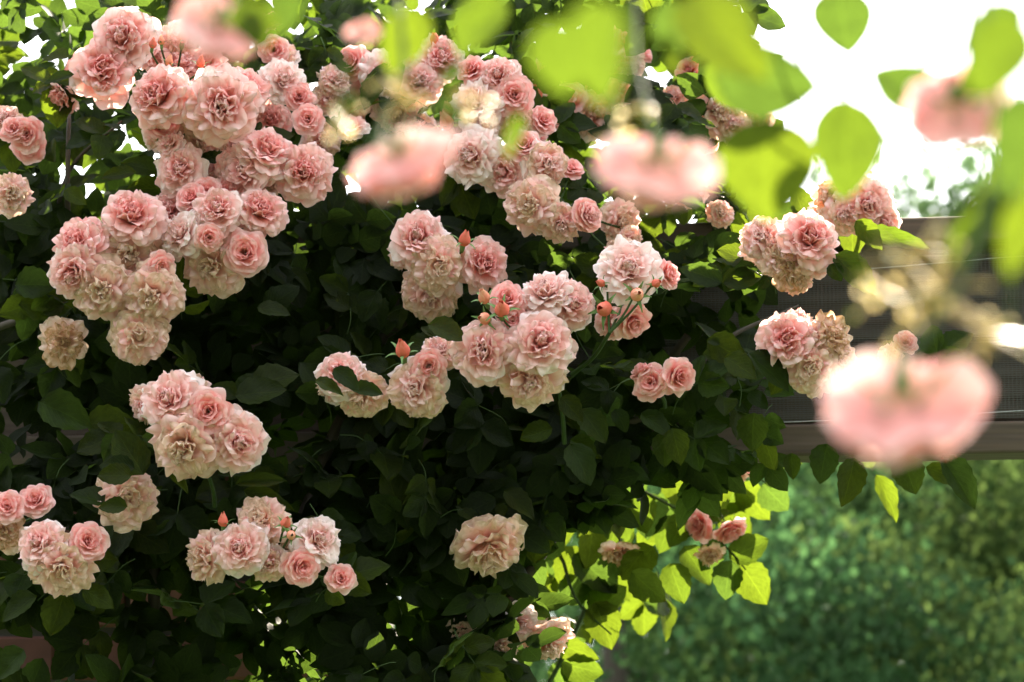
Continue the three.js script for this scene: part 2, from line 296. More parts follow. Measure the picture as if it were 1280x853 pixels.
const yTop = at(1150, 300, BEAM_D).y - beamAt.y, yBot = at(1150, 576, BEAM_D).y - beamAt.y;
{
  const p = thing('pergola_beam', 'long weathered timber pergola beam running behind the climbing rose', 'beam', beamAt);
  p.rotation.y = -YAW;
  board(p, 'cap_board', 4.2, 0.036, 0.17, -0.2, yTop + 0.006, -0.05, timber);
  const fh = (yTop - yBot - 0.06) / 2;
  board(p, 'fascia_board', 4.2, fh - 0.006, 0.03, -0.2, yTop - 0.014 - fh / 2, -0.06, timber);
  board(p, 'fascia_board', 4.2, fh - 0.006, 0.03, -0.2, yTop - 0.014 - fh * 1.5, -0.063, timber);
  board(p, 'backing_board', 4.2, yTop - yBot - 0.06, 0.02, -0.2, (yTop + yBot) / 2 + 0.012, -0.092, timber);
  board(p, 'bottom_rail', 4.2, 0.046, 0.09, -0.2, yBot + 0.023, -0.03, timber);
  const n = thing('shade_net', 'fine dark netting stretched over the timber beam', 'netting', beamAt); n.rotation.y = -YAW;
  const th = [], box = (w, h, d, x, y, z) => { const g = new THREE.BoxGeometry(w, h, d); g.translate(x, y, z); th.push(g); };
  const h = yTop - 0.02 - (yBot + 0.05);
  for (let k = 0; k < 78; k++) box(1.5, 0.0013, 0.0008, 0.18, yBot + 0.05 + h * (k + 0.5) / 78, 0.012 + 0.002 * Math.sin(k * 0.7));
  for (let k = 0; k < 260; k++) box(0.0007, h, 0.0008, -0.56 + 1.48 * k / 259, yBot + 0.05 + h / 2, 0.0135);
  const net = part(n, 'net_threads', mergeGeometries(th), new THREE.MeshStandardMaterial({ color: C(0.085, 0.078, 0.07), roughness: 0.8 })); net.userData.kind = 'stuff';
  const wire = new THREE.MeshStandardMaterial({ color: C(0.4, 0.4, 0.4), roughness: 0.45, metalness: 0.7 });
  for (const [a, b, lab] of [[[880, 346], [1330, 309], 'thin pale wire strung along the upper part of the netting'], [[880, 536], [1330, 514], 'thin pale wire strung just above the bottom rail of the beam']]) {
    const A = at(...a, 4.10), B = at(...b, 4.06), w = thing('wire', lab, 'wire', A);
    part(w, 'strand', tube([V(0, 0, 0), B.clone().sub(A).multiplyScalar(0.5).add(V(0, -0.002, 0)), B.clone().sub(A)], 0.0005, 0.0005, 12, 5), wire);
  }
}
{ // brick pier, each brick proud of the raked mortar
  const W = 0.83, D = 0.62, pos = at(115, 576, 4.34), p = thing('brick_pier', 'dark red brick pier behind the lower leaves of the climbing rose', 'pier', V(pos.x, 0, pos.z - D / 2));
  p.rotation.y = -YAW;
  const brickTex = tex(128, 128, (u, v) => { const k = 0.8 + 0.35 * N3(u * 7, v * 7, 2) + 0.25 * N3(u * 25, v * 25, 4); return [k, k * 0.97, k * 0.95]; });
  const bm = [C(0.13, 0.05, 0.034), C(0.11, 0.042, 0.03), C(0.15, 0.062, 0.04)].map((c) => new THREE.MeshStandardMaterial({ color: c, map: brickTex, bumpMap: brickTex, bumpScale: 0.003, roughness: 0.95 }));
  const mort = new THREE.BoxGeometry(W - 0.02, pos.y, D - 0.02); mort.translate(0, pos.y / 2, 0); part(p, 'mortar_core', mort, new THREE.MeshStandardMaterial({ color: C(0.08, 0.07, 0.06), roughness: 1 }));
  const brick = (w, f) => { const s = new THREE.Shape(), h = 0.065, r = 0.004; s.moveTo(-w / 2 + r, -h / 2 + r); s.lineTo(w / 2 - r, -h / 2 + r + R(-0.002, 0.002, f)); s.lineTo(w / 2 - r, h / 2 - r); s.lineTo(-w / 2 + r, h / 2 - r); s.closePath(); const g = new THREE.ExtrudeGeometry(s, { depth: 0.094, bevelThickness: 0.004, bevelSize: 0.004, bevelSegments: 1, steps: 1 }); g.translate(0, 0, -0.05); return g; };
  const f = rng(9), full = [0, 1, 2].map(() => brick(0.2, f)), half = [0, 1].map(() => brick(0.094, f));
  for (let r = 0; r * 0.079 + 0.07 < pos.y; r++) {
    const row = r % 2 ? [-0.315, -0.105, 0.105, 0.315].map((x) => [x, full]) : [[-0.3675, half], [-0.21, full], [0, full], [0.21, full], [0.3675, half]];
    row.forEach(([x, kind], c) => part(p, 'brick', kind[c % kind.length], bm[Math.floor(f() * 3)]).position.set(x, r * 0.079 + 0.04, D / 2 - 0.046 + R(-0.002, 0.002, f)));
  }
}

// ------------------------------------------------------------------ climbing rose: canes and foliage
const inPoly = (P, x, y) => { let c = false; for (let i = 0, j = P.length - 1; i < P.length; j = i++) if ((P[i][1] > y) !== (P[j][1] > y) && x < (P[j][0] - P[i][0]) * (y - P[i][1]) / (P[j][1] - P[i][1]) + P[i][0]) c = !c; return c; };
const BUSH = [[-80, -80], [900, -80], [930, 40], [950, 130], [955, 200], [960, 262], [900, 300], [890, 340], [905, 420], [930, 500], [985, 560], [900, 575], [770, 580], [735, 640], [660, 700], [635, 760], [610, 930], [-80, 930]];
const BARE = [[40, 575, 70], [120, 600, 45], [30, 800, 50], [180, 790, 60]]; // brick shows here
const rose = thing('climbing_rose', 'dense dark green climbing rose covering the beam and brick pier', 'climbing rose', V(-0.35, 0, -0.1));
const topness = (y) => 1 - sst(230, 330, y);
function bushSpot(f) {
  for (;;) {
    const x = R(-80, 990, f), y = R(-80, 930, f);
    if (!inPoly(BUSH, x, y)) continue;
    if (BARE.some(([bx, by, r]) => Math.hypot(x - bx, y - by) < r * 0.9) && f() < 0.7) continue;
    return [x, y];
  }
}
{
  const f = rng(501);
  // canes
  const cane = (pts, r0, r1) => part(rose, 'cane', tube(pts.map(([x, y, d]) => at(x, y, d).sub(rose.position)), r0, r1, 16, 7), CANE);
  cane([[470, 1500, 4.0], [540, 900, 4.02], [620, 780, 4.02], [690, 680, 4.05], [760, 560, 4.12], [860, 420, 4.0]], 0.011, 0.006);
  cane([[230, 1900, 3.98], [215, 900, 4.0], [190, 600, 3.98], [150, 430, 3.95], [170, 330, 3.93], [250, 200, 3.93], [330, 60, 4.0]], 0.012, 0.004);
  cane([[330, 1700, 4.0], [350, 850, 4.02], [400, 600, 4.0], [500, 380, 3.98], [600, 200, 3.98], [640, 20, 4.1]], 0.012, 0.005);
  cane([[-60, 425, 3.9], [20, 400, 3.86], [90, 365, 3.83], [140, 330, 3.84]], 0.006, 0.004);
  cane([[85, 330, 3.95], [75, 240, 3.9], [72, 150, 3.88], [68, 110, 3.9], [20, 85, 3.95]], 0.0045, 0.002);
  cane([[60, 260, 3.95], [80, 190, 3.9], [140, 130, 3.86]], 0.0035, 0.002);
  cane([[480, 420, 3.98], [700, 260, 3.96], [860, 160, 4.0], [940, 100, 4.05]], 0.007, 0.003);
  cane([[700, 540, 4.0], [820, 520, 3.96], [900, 430, 3.96], [1000, 380, 3.98]], 0.006, 0.002);
  // leaves told apart
  for (let k = 0; k < 250; k++) {
    const [x, y] = bushSpot(f), tp = topness(y), d = R(3.82, 3.98 + 0.3 * tp, f), size = R(0.040, 0.058, f);
    const a = R(0, 6.28, f), dir = V(Math.cos(a), Math.sin(a) * 0.8 - 0.35, R(-0.2, 0.5, f)), n = FACE(R(-55, 55, f), R(-5, 70, f));
    const p = at(x, y, d).addScaledVector(dir.clone().normalize(), -size * 0.8);
    placeLeaf(rose, p, dir, n, size, Math.floor(f() * 5));
  }
  // the mass behind them
  const bulk = [];
  for (let k = 0; k < 900; k++) {
    const [x, y] = bushSpot(f), tp = topness(y); if (tp > 0.5 && f() < 0.2) continue;
    const d = R(3.92, 4.08 + 0.45 * tp, f), size = R(0.040, 0.058, f), a = R(0, 6.28, f);
    const dir = V(Math.cos(a), Math.sin(a) * 0.8 - 0.3, R(-0.4, 0.4, f)), n = FACE(R(-70, 70, f), R(-20, 80, f));
    const g = LEAFMERGED[k % 4].clone(); g.applyMatrix4(new THREE.Matrix4().compose(at(x, y, d).sub(rose.position), leafFrame(dir, n), V(size, size, size))); bulk.push(g);
  }
  for (const [x0, x1, y0, y1, n] of [[-80, 640, 262, 330, 70], [400, 650, 620, 880, 60], [-60, 300, 540, 640, 30], [560, 760, 520, 640, 25]]) for (let k = 0; k < n; k++) {
    const size = R(0.042, 0.058, f), a = R(0, 6.28, f), g = LEAFMERGED[k % 4].clone();
    g.applyMatrix4(new THREE.Matrix4().compose(at(R(x0, x1, f), R(y0, y1, f), R(3.86, 4.02, f)).sub(rose.position), leafFrame(V(Math.cos(a), Math.sin(a) * 0.8 - 0.3, R(-0.3, 0.3, f)), FACE(R(-50, 50, f), R(0, 60, f))), V(size, size, size))); bulk.push(g);
  }
  const m = part(rose, 'inner_foliage', mergeGeometries(bulk), LM[1]); m.userData.kind = 'stuff';
  const high = [];
  for (let k = 0; k < 210; k++) {
    const x = R(-90, 930, f), y = R(-90, 275, f), size = R(0.042, 0.058, f), a = R(0, 6.28, f);
    const g = LEAFMERGED[k % 4].clone(); g.applyMatrix4(new THREE.Matrix4().compose(at(x, y, R(4.3, 4.9, f)).sub(rose.position), leafFrame(V(Math.cos(a), Math.sin(a) * 0.8 - 0.3, R(-0.4, 0.4, f)), FACE(R(-70, 70, f), R(-20, 80, f))), V(size, size, size))); high.push(g);
  }
  part(rose, 'top_foliage', mergeGeometries(high), LM[0]).userData.kind = 'stuff';
  // single leaves that stand out in the light
  for (const [x0, y0, x1, y1, d, o] of [
    [712, 560, 738, 612, 3.74, { w: 1.05, pitch: 35 }], [690, 540, 650, 552, 3.78, {}], [712, 555, 745, 575, 3.79, {}], [14, 352, 66, 350, 3.76, { w: 1 }], [20, 378, 90, 372, 3.78, {}], [320, 382, 362, 392, 3.75, {}], [330, 385, 372, 352, 3.8, {}],
    [96, 748, 82, 800, 3.74, { w: 1 }], [62, 752, 20, 782, 3.78, {}], [50, 818, 18, 853, 3.72, {}], [118, 745, 158, 762, 3.76, {}], [296, 498, 360, 490, 3.72, {}], [300, 494, 318, 468, 3.74, {}], [318, 484, 372, 462, 3.74, {}], [300, 500, 268, 482, 3.76, {}],
    [52, 505, 118, 535, 3.74, { w: 0.8 }], [112, 535, 175, 530, 3.76, {}], [186, 600, 150, 540, 3.7, { w: 0.9 }], [175, 592, 130, 585, 3.69, { w: .9 }], [172, 600, 128, 600, 3.67, { w: .9 }], [168, 640, 132, 640, 3.67, { w: .9 }], [140, 635, 96, 620, 3.74, { w: 1 }],
    [838, 540, 850, 585, 3.76, {}], [830, 545, 826, 590, 3.8, {}], [800, 520, 838, 548, 3.76, {}], [905, 448, 948, 470, 3.72, { w: 1 }], [900, 430, 884, 425, 3.76, {}], [935, 442, 988, 486, 3.74, { w: .7 }], [884, 425, 935, 450, 3.77, {}],
    [940, 520, 935, 570, 3.82, { w: 1.1 }], [905, 350, 852, 326, 3.74, { w: .8 }], [905, 350, 956, 334, 3.76, { w: .8 }], [1046, 312, 1098, 366, 3.72, { w: .75 }], [1040, 325, 1056, 346, 3.71, {}], [1076, 266, 1110, 302, 3.70, { w: .8 }], [1080, 282, 1170, 304, 3.72, { w: .45 }],
    [418, 462, 450, 490, 3.62, { w: .9 }], [395, 478, 432, 492, 3.62, { w: .8 }], [535, 405, 582, 425, 3.66, { w: 1 }], [440, 490, 480, 492, 3.64, { w: .7 }], [700, 500, 730, 528, 3.74, {}], [726, 515, 755, 560, 3.76, {}], [768, 515, 782, 545, 3.78, {}],
    [1062, 578, 1052, 640, 3.9, { w: .85, pitch: -5 }], [1122, 575, 1135, 625, 3.84, { w: 1.1 }], [1170, 575, 1212, 640, 3.82, { w: .55 }], [1150, 590, 1205, 610, 3.86, { w: .6 }], [985, 572, 985, 606, 3.95, { w: .9 }], [1030, 560, 1018, 610, 3.9, { w: 1 }],
    [215, 592, 245, 620, 3.72, { w: .6 }], [300, 612, 362, 606, 3.72, { w: .45 }], [275, 600, 320, 592, 3.74, { w: .5 }], [310, 620, 372, 640, 3.76, { w: .5 }], [200, 560, 160, 548, 3.76, {}], [620, 630, 570, 655, 3.86, {}], [630, 620, 672, 650, 3.85, {}], [575, 470, 540, 500, 3.86, {}], [470, 360, 450, 400, 3.84, {}],
    [45, 75, 5, 50, 3.8, { w: .8 }], [95, 70, 48, 72, 3.78, { w: .7 }], [75, 65, 35, 75, 3.74, { w: .6 }], [160, 200, 115, 205, 3.76, { w: .6 }], [190, 200, 140, 185, 3.8, { w: .8 }], [270, 185, 240, 175, 3.78, { w: .8 }], [70, 225, 100, 240, 3.76, { w: 1 }],
  ]) oneLeaf(rose, x0, y0, x1, y1, d, { yaw: R(-20, 20), ...o });
}

// sunlit shoots behind the beam
{
  const f = rng(88), s = thing('sunlit_rose_shoot', 'rose shoot of glowing yellow-green leaves hanging below the timber beam', 'rose shoot', at(820, 560, 4.45));
  const st = (pts, r0, r1) => part(s, 'stem', tube(pts.map(([x, y, d]) => at(x, y, d).sub(s.position)), r0, r1, 12, 6), STEM);
  st([[690, 560, 4.4], [800, 620, 4.4], [860, 655, 4.4], [910, 700, 4.4], [925, 720, 4.4]], 0.003, 0.0012);
  st([[700, 700, 4.45], [720, 760, 4.42], [760, 800, 4.42]], 0.003, 0.0012); st([[640, 560, 4.5], [740, 700, 4.5], [690, 850, 4.5], [600, 980, 4.5]], 0.005, 0.003);
  st([[760, 600, 4.42], [850, 595, 4.42], [935, 600, 4.42], [960, 615, 4.42]], 0.0025, 0.001);
  for (const [x0, y0, x1, y1, d, o] of [
    [905, 706, 955, 682, 4.4, { w: 1.05 }], [906, 708, 898, 756, 4.4, { w: 1.1 }], [918, 712, 952, 760, 4.41, { w: 1 }], [832, 712, 848, 762, 4.42, { w: 1 }], [948, 612, 978, 645, 4.42, { w: 1.1 }], [880, 660, 905, 640, 4.43, { w: 1.1 }], [858, 650, 830, 690, 4.4, {}], [895, 680, 870, 720, 4.44, {}],
    [740, 760, 765, 815, 4.42, { w: 1 }], [735, 775, 780, 740, 4.44, {}], [715, 700, 770, 745, 4.43, { w: .9 }], [690, 810, 745, 830, 4.42, { w: .7 }], [700, 835, 750, 850, 4.44, {}], [700, 760, 740, 720, 4.45, {}], [720, 690, 700, 740, 4.44, {}], [770, 640, 760, 700, 4.46, { w: 1 }], [800, 620, 810, 680, 4.46, { w: 1.1 }], [830, 600, 860, 640, 4.47, { w: 1.1 }], [870, 590, 880, 640, 4.47, { w: 1.1 }], [780, 690, 800, 740, 4.46, {}], [900, 590, 950, 585, 4.46, {}], [960, 580, 1010, 570, 4.45, {}], [1085, 590, 1075, 570, 4.4, {}], [1088, 600, 1118, 655, 4.3, { w: .6 }], [850, 690, 880, 740, 4.45, {}], [760, 720, 800, 700, 4.45, {}],
    [690, 680, 680, 630, 4.5, {}], [740, 620, 720, 670, 4.5, {}], [790, 590, 790, 640, 4.5, {}],
  ]) oneLeaf(s, x0, y0, x1, y1, d, { yaw: R(-35, 35, f), pitch: R(-10, 45, f), ...o });
  for (let k = 0; k < 34; k++) {
    const x = R(690, 950, f), y = R(585, 745, f); if (y > 600 + (960 - x) * 0.75) continue;
    const a = R(-2.6, -0.5, f), l = R(42, 58, f);
    oneLeaf(s, x, y, x + Math.cos(a) * l, y - Math.sin(a) * l, R(4.3, 4.6, f), { w: R(0.9, 1.1, f), yaw: R(-30, 30, f), pitch: R(-10, 40, f) });
  }
  for (let k = 0; k < 24; k++) {
    const x = R(440, 900, f), y = R(575, 880, f); if (y > 760 && x > 720) continue; if (y > 700 && x > 820) continue;
    const a = R(0, 6.28, f), dir = V(Math.cos(a), Math.sin(a) * 0.7 - 0.3, R(-0.3, 0.3, f));
    placeLeaf(s, at(x, y, R(4.45, 4.85, f)), dir, FACE(R(-50, 50, f), R(-10, 70, f)), R(0.042, 0.056, f), Math.floor(f() * 5));
  }
}

// ------------------------------------------------------------------ rose sprays in focus: [x, y, width px, kind, yaw, pitch, depth offset]
const GR = 'sprays of pink roses on the climbing rose';
function spray(label, d, blooms, foot, opt = {}) {
  for (let k = 0, m = blooms.length; k < (opt.fill ?? 0); k++) { const b = blooms[Math.floor(R(0, m))], a = R(0, 6.28), q = R(30, 52); blooms.push([b[0] + Math.cos(a) * q, b[1] + Math.sin(a) * q, R(34, 50), 'ACDA'[k % 4], R(-40, 40), R(-20, 40), R(0.03, 0.07)]); }
  const n = blooms.length, cx = blooms.reduce((s, b) => s + b[0], 0) / n, cy = blooms.reduce((s, b) => s + b[1], 0) / n, ext = Math.max(40, ...blooms.map((b) => Math.hypot(b[0] - cx, b[1] - cy)));
  const base = at(foot?.[0] ?? cx + 10, foot?.[1] ?? cy + 40, d + 0.16), t = thing('rose_spray', label, 'rose spray', base, opt.group ?? GR), st = [], local = V(0, 0, 0);
  const hub = at(foot?.[2] ?? cx, foot?.[3] ?? cy + 15, d + (opt.hub ?? 0.07)).sub(base);
  st.push(tube([local, hub.clone().multiplyScalar(0.5).add(V(0.004, -0.004, 0)), hub], 0.0032, 0.0024, 8, 6));
  blooms.forEach(([x, y, w, type, yaw, pitch, dd], k) => {
    const u = (x - cx) / ext, v = (y - cy) / ext, dice = R(0, 1);
    if (type === 'A' && w < 68) { if (dice < 0.16) { type = 'C'; w *= 0.9; } else if (dice < 0.3) type = 'B'; else if (dice < 0.4) type = 'D'; }
    const small = type === 'K', dep = d + (dd ?? 0) + 0.018 * (u * u + v * v) + (type === 'D' || type === 'T' ? 0.012 : 0);
    const p = at(x, y, dep), r = w / 2 / FPX * dep * (small ? 1.0 : 1.0), dir = FACE((yaw ?? u * 42) + R(-16, 16), (pitch ?? -v * 34 + 8) + R(-15, 15));
    addBloom(t, type, Math.floor(R(0, 20)), p, r, dir, R(0, 6.28));
    const b0 = p.clone().addScaledVector(dir, -r * 0.7).sub(base), b1 = p.clone().addScaledVector(dir, -r * 1.5).sub(base);
    st.push(tube([hub, hub.clone().lerp(b1, 0.6).add(V(0, -0.004, 0)), b1, b0], 0.0017, 0.0013, 7, 5));
  });
  part(t, 'stem', mergeGeometries(st), STEM);
  for (let k = 0; k < (opt.leaves ?? 2); k++) { const a = R(0, 6.28); placeLeaf(t, at(cx + Math.cos(a) * ext * 0.8, cy + 10 + Math.sin(a) * ext * 0.8, d + 0.09), V(Math.cos(a), Math.sin(a) - 0.3, 0.2), FACE(R(-30, 30), R(10, 50)), R(0.04, 0.052), k + Math.floor(a * 10)); }
  return t;
}
spray('tall spray of pale pink open roses with green buds, above the large pink rose', 3.76, [[135, 12, 82, 'A'], [112, 58, 78, 'A', -8, 8], [78, 66, 60, 'A', -55, 0, 0.05], [170, 30, 60, 'A', 20, 20, 0.06], [212, 52, 62, 'A', 10, 20, 0.06], [60, 95, 46, 'A', -70, -20, 0.07], [175, 22, 14, 'K', 10, 60, -0.03], [197, 46, 15, 'K', 30, 50, -0.03], [214, 12, 20, 'K', 20, 60, -0.02], [186, 18, 13, 'K', 0, 70, -0.02], [245, 45, 58, 'A', 10, 30, 0.06], [238, 48, 16, 'K', 10, 50, -0.03]], [225, 110, 205, 80], { fill: 4 });
spray('large full pink rose beside a loose pale rose, hanging over dark leaves', 3.70, [[184, 93, 76, 'A', -8, -2], [266, 108, 92, 'A', 6, -8], [298, 82, 62, 'A', 38, 10, 0.04], [232, 122, 56, 'D', 0, -30, 0.04], [200, 152, 58, 'D', 0, -40, 0.08], [240, 165, 54, 'D', 10, -40, 0.08]], [235, 180, 225, 110], { fill: 3 });
spray('small spray of half-open pink roses with one deep rosebud, among bright green leaves', 3.80, [[345, 72, 56, 'A', 5, 20], [367, 96, 42, 'C', 20, 10], [378, 127, 42, 'C', 5, 12, -0.02], [332, 30, 40, 'C', -5, -5, 0.02], [330, 128, 52, 'A', -5, 10, 0.04], [398, 158, 50, 'D', 20, -10, 0.06], [405, 100, 40, 'D', 40, 0, 0.08]], null, { fill: 4 });
spray('three open pink roses touching, with the middle one tilted up', 3.74, [[300, 197, 72, 'A', -14, -6, 0.01], [328, 170, 70, 'A', 20, 25], [375, 200, 72, 'A', 14, -8], [255, 195, 30, 'D', -20, 20, 0.05]], null, { fill: 3 });
spray('dense ball of pale pink roses around one small deep pink rose', 3.71, [[216, 195, 62, 'A', -4, 10, 0.02], [232, 234, 46, 'C', -10, 30, 0.02], [252, 226, 44, 'C', 0, 20, 0.03], [266, 250, 60, 'A', 2, 8], [322, 252, 62, 'A', 22, 2, 0.01], [219, 284, 60, 'B', -18, -4, 0.005], [303, 308, 66, 'A', 12, -8], [256, 289, 38, 'C', 0, -5, -0.01], [258, 328, 76, 'D', -4, -30, 0.01], [280, 225, 44, 'C', 0, 30, 0.05], [205, 250, 50, 'A', -20, 10, 0.06]], null, { fill: 2 });
spray('long drooping spray of pink and cream roses, fading towards its lowest bloom', 3.70, [[158, 258, 76, 'A', 2, 8], [90, 296, 70, 'A', -16, 4], [86, 338, 68, 'A', -14, -16], [155, 312, 76, 'D', 4, -18, 0.02], [197, 328, 42, 'C', 20, -10, 0.0], [126, 360, 76, 'D', -6, -22], [188, 368, 74, 'D', 10, -10, -0.01], [174, 418, 70, 'D', 0, -14], [130, 310, 50, 'C', 0, 0, 0.05], [190, 285, 50, 'A', 10, -10, 0.05]], [60, 400, 140, 330]);
spray('single faded tan rose hanging alone against dark leaves', 3.76, [[80, 428, 62, 'T', 0, -8]], [60, 470, 75, 440], { leaves: 0 });
spray('two ruffled pink roses cut by the edge of the bush, beside bright leaves', 3.82, [[18, 148, 54, 'A', 0, 5], [0, 140, 40, 'A', -10, 10]], null, { fill: 3 });
spray('faded peach rose with ragged petals, low beside a bare twig', 3.78, [[5, 228, 52, 'D', 20, 0]], null, { leaves: 0 });
spray('row of small pale pink roses high in the bush against sky gaps', 3.90, [[432, 48, 56, 'A', -10, 10], [475, 62, 60, 'A', 0, 0], [455, 85, 56, 'A', -6, -14, 0.03], [492, 118, 56, 'D', 0, -20], [520, 76, 58, 'A', 4, -8], [548, 42, 60, 'A', 10, 8], [508, 62, 50, 'A', 4, 4, 0.03], [540, 20, 24, 'K', 0, 40]], null, { fill: 9 });
spray('white-edged pale roses around a rich pink rose, with a coral bud on the side', 3.80, [[588, 58, 44, 'C', -10, 10], [622, 66, 52, 'A', 0, 16], [592, 104, 68, 'B', -10, 4], [642, 94, 56, 'C', 14, 4], [650, 128, 52, 'D', 16, -14, 0.01], [600, 136, 42, 'B', -4, -10], [556, 130, 26, 'K', -20, 30, -0.01], [620, 125, 50, 'A', 0, -10, 0.04], [558, 115, 22, 'K', -20, 50, 0.01]], null, { fill: 3 });
spray('cascade of dusty pink roses ending in a loose open petal', 3.77, [[586, 178, 70, 'B', -12, -4], [655, 162, 54, 'A', 6, 14], [686, 190, 60, 'D', 12, 4, -0.01], [628, 200, 58, 'A', -14, -8, 0.02], [664, 246, 68, 'D', -4, -10, -0.02], [703, 272, 52, 'D', 8, -20, -0.01], [738, 258, 44, 'F', 40, 10, 0.0], [780, 266, 50, 'D', 20, -10, 0.08], [790, 292, 30, 'D', 10, -30, 0.06]], null, { fill: 3 });
spray('spray of three pale pink roses over a shaded cream one, with a coral bud', 3.76, [[522, 288, 70, 'A', -14, 12], [548, 328, 66, 'D', 0, -4, -0.01], [605, 324, 66, 'A', 20, -4], [536, 368, 76, 'D', -8, -34, 0.03], [580, 291, 22, 'K', 10, 40, -0.02], [500, 310, 40, 'D', -30, -10, 0.05]]);
spray('full spray of round pink roses with coral buds, over a nodding cream rose', 3.66, [[634, 372, 52, 'C', -14, 16, 0.01], [682, 360, 64, 'A', 4, 22, 0.01], [716, 378, 60, 'A', 28, 4, 0.01], [640, 398, 44, 'C', -10, 6, 0.02], [605, 441, 74, 'A', -14, 2], [677, 426, 78, 'A', 6, -2, -0.01], [662, 478, 80, 'D', 4, -34, 0.0], [605, 368, 22, 'K', -30, 40, -0.01], [605, 397, 21, 'K', -40, 10, -0.01], [627, 384, 26, 'K', -10, 30, -0.02], [665, 385, 30, 'D', 0, 20, 0.01]], [705, 560, 690, 450]);
spray('two small pink roses and a ragged cream rose, topped by an opening coral bud', 3.70, [[550, 438, 46, 'A', 14, 14], [536, 460, 48, 'C', 4, 6], [520, 489, 76, 'D', -6, -16, -0.01], [503, 438, 26, 'K', -20, 50, -0.01]]);
spray('half-hidden pink and cream roses behind two dark leaflets', 3.72, [[424, 468, 56, 'A', -20, 10], [450, 500, 62, 'D', 0, -24], [415, 482, 46, 'D', -30, -10, 0.02]]);
spray('nearly white rose over orange buds on slender stems', 3.66, [[788, 330, 76, 'B', 2, 10], [838, 338, 46, 'A', 62, 4, 0.02], [792, 402, 56, 'A', 20, -30, 0.03], [755, 384, 27, 'K', -30, 10, 0], [797, 365, 24, 'K', 10, 10, -0.02], [822, 350, 16, 'K', 40, 0, -0.01], [752, 350, 14, 'K', -50, 20, 0], [765, 405, 40, 'A', -20, -30, 0.05]], [715, 470, 762, 416], { hub: 0.01 });
spray('flat open pink rose with a trailing petal, alone on dark foliage', 3.72, [[848, 473, 60, 'A', 22, 0], [812, 480, 48, 'C', -10, -10, 0.01], [800, 464, 30, 'F', -50, 40, 0.01]]);
spray('fluffy pink rose above a tan faded rose, in front of the dark beam', 3.70, [[1017, 290, 76, 'A', 14, 4, -0.01], [958, 288, 66, 'D', -14, 6], [990, 325, 62, 'T', 0, -14], [1000, 348, 40, 'D', 4, -30, 0.01], [975, 310, 50, 'D', -8, -10, 0.01], [1028, 318, 44, 'A', 20, -20, 0.01]]);
spray('pink roses resting on the top edge of the timber beam', 3.84, [[1052, 232, 60, 'T', -10, 10], [1092, 244, 66, 'A', 10, -4], [1062, 258, 54, 'D', -6, -20], [1110, 268, 46, 'A', 20, -20], [1104, 228, 40, 'A', 20, 30, 0.02], [1035, 262, 40, 'D', -10, -20, 0.03]]);
spray('large round pink and tan spray against the netting', 3.72, [[984, 425, 70, 'A', -18, 6], [1040, 420, 70, 'T', 10, 12], [1012, 462, 66, 'D', -4, -24], [1000, 398, 40, 'D', 0, 40, 0.02], [1050, 455, 50, 'D', 16, -16, 0.01], [1012, 430, 56, 'D', 0, 0, 0.01]]);
spray('small pink rose tip peeping out beside the netting', 3.78, [[1132, 428, 36, 'A', 10, 20], [1112, 445, 30, 'D', 0, 0, 0.02]]);
spray('four bright pink roses in a tight square, the lower left one cream and ragged', 3.66, [[215, 502, 74, 'A', -8, 12], [263, 518, 60, 'C', 4, 6, -0.005], [303, 558, 70, 'A', 16, -8], [232, 567, 86, 'D', -8, -18, -0.01], [275, 545, 26, 'C', 0, 0, 0.01], [180, 512, 50, 'D', -60, -20, 0.06], [240, 482, 46, 'D', 10, 40, 0.09]], [275, 640, 262, 590]);
spray('shaded peach rose half covered by two dark leaflets', 3.74, [[166, 628, 70, 'D', 10, -10]], null, { leaves: 0 });
spray('two small deep pink roses above a brown faded one, against the bricks', 3.72, [[20, 640, 44, 'C', -4, 8], [55, 632, 46, 'C', 8, 8], [14, 672, 54, 'T', 0, -14]], null, { leaves: 0 });
spray('trio of pink roses low over the bricks, the bottom one peach', 3.68, [[62, 686, 62, 'A', -12, 6], [122, 684, 58, 'A', 14, 4], [92, 720, 78, 'D', 0, -26]], null, { leaves: 1 });
spray('wide spray of shaded pink roses with three red buds, in the dark lower leaves', 3.70, [[332, 655, 64, 'A', 4, 14], [308, 692, 62, 'A', -10, 0, -0.01], [260, 702, 60, 'D', -44, -4], [404, 682, 60, 'A', 36, 4, 0.01], [384, 716, 58, 'A', 8, -8], [340, 714, 46, 'D', 0, -34, 0.01], [432, 730, 40, 'C', 14, -4, 0.01], [286, 658, 18, 'K', -10, 60], [363, 661, 18, 'K', 10, 20, -0.02], [370, 676, 16, 'K', 10, 10, -0.03], [365, 690, 40, 'D', 0, 0, 0.02]]);
spray('pale rose nodding downwards beside the thick bare cane', 3.84, [[614, 700, 84, 'D', 14, -55]], [640, 660, 618, 672], { leaves: 0 });
spray('shaded pink roses hanging low next to glowing leaves', 3.96, [[686, 812, 60, 'D', 30, -55], [650, 788, 46, 'A', 10, -20], [582, 798, 40, 'D', 0, -20], [628, 815, 36, 'D', -10, -20]], [660, 740, 668, 780], { leaves: 0 });
const GS = 'sunlit roses behind the beam';
spray('withered apricot rose hanging upside down among glowing leaves', 4.36, [[772, 706, 46, 'T', 10, -75]], [770, 670, 772, 684], { leaves: 0, group: GS });
spray('backlit coral pink rose between glowing leaves, below the beam', 4.38, [[868, 664, 44, 'C', -40, -10], [908, 672, 46, 'C', 40, -40], [882, 706, 36, 'T', 0, -60]], [880, 630, 885, 650], { leaves: 0, group: GS });
spray('backlit peach rose tucked right under the bottom rail', 4.40, [[916, 602, 46, 'D', 20, -60], [812, 588, 40, 'D', 10, -60], [880, 600, 30, 'D', 0, -70]], [880, 570, 880, 580], { leaves: 0, group: GS });
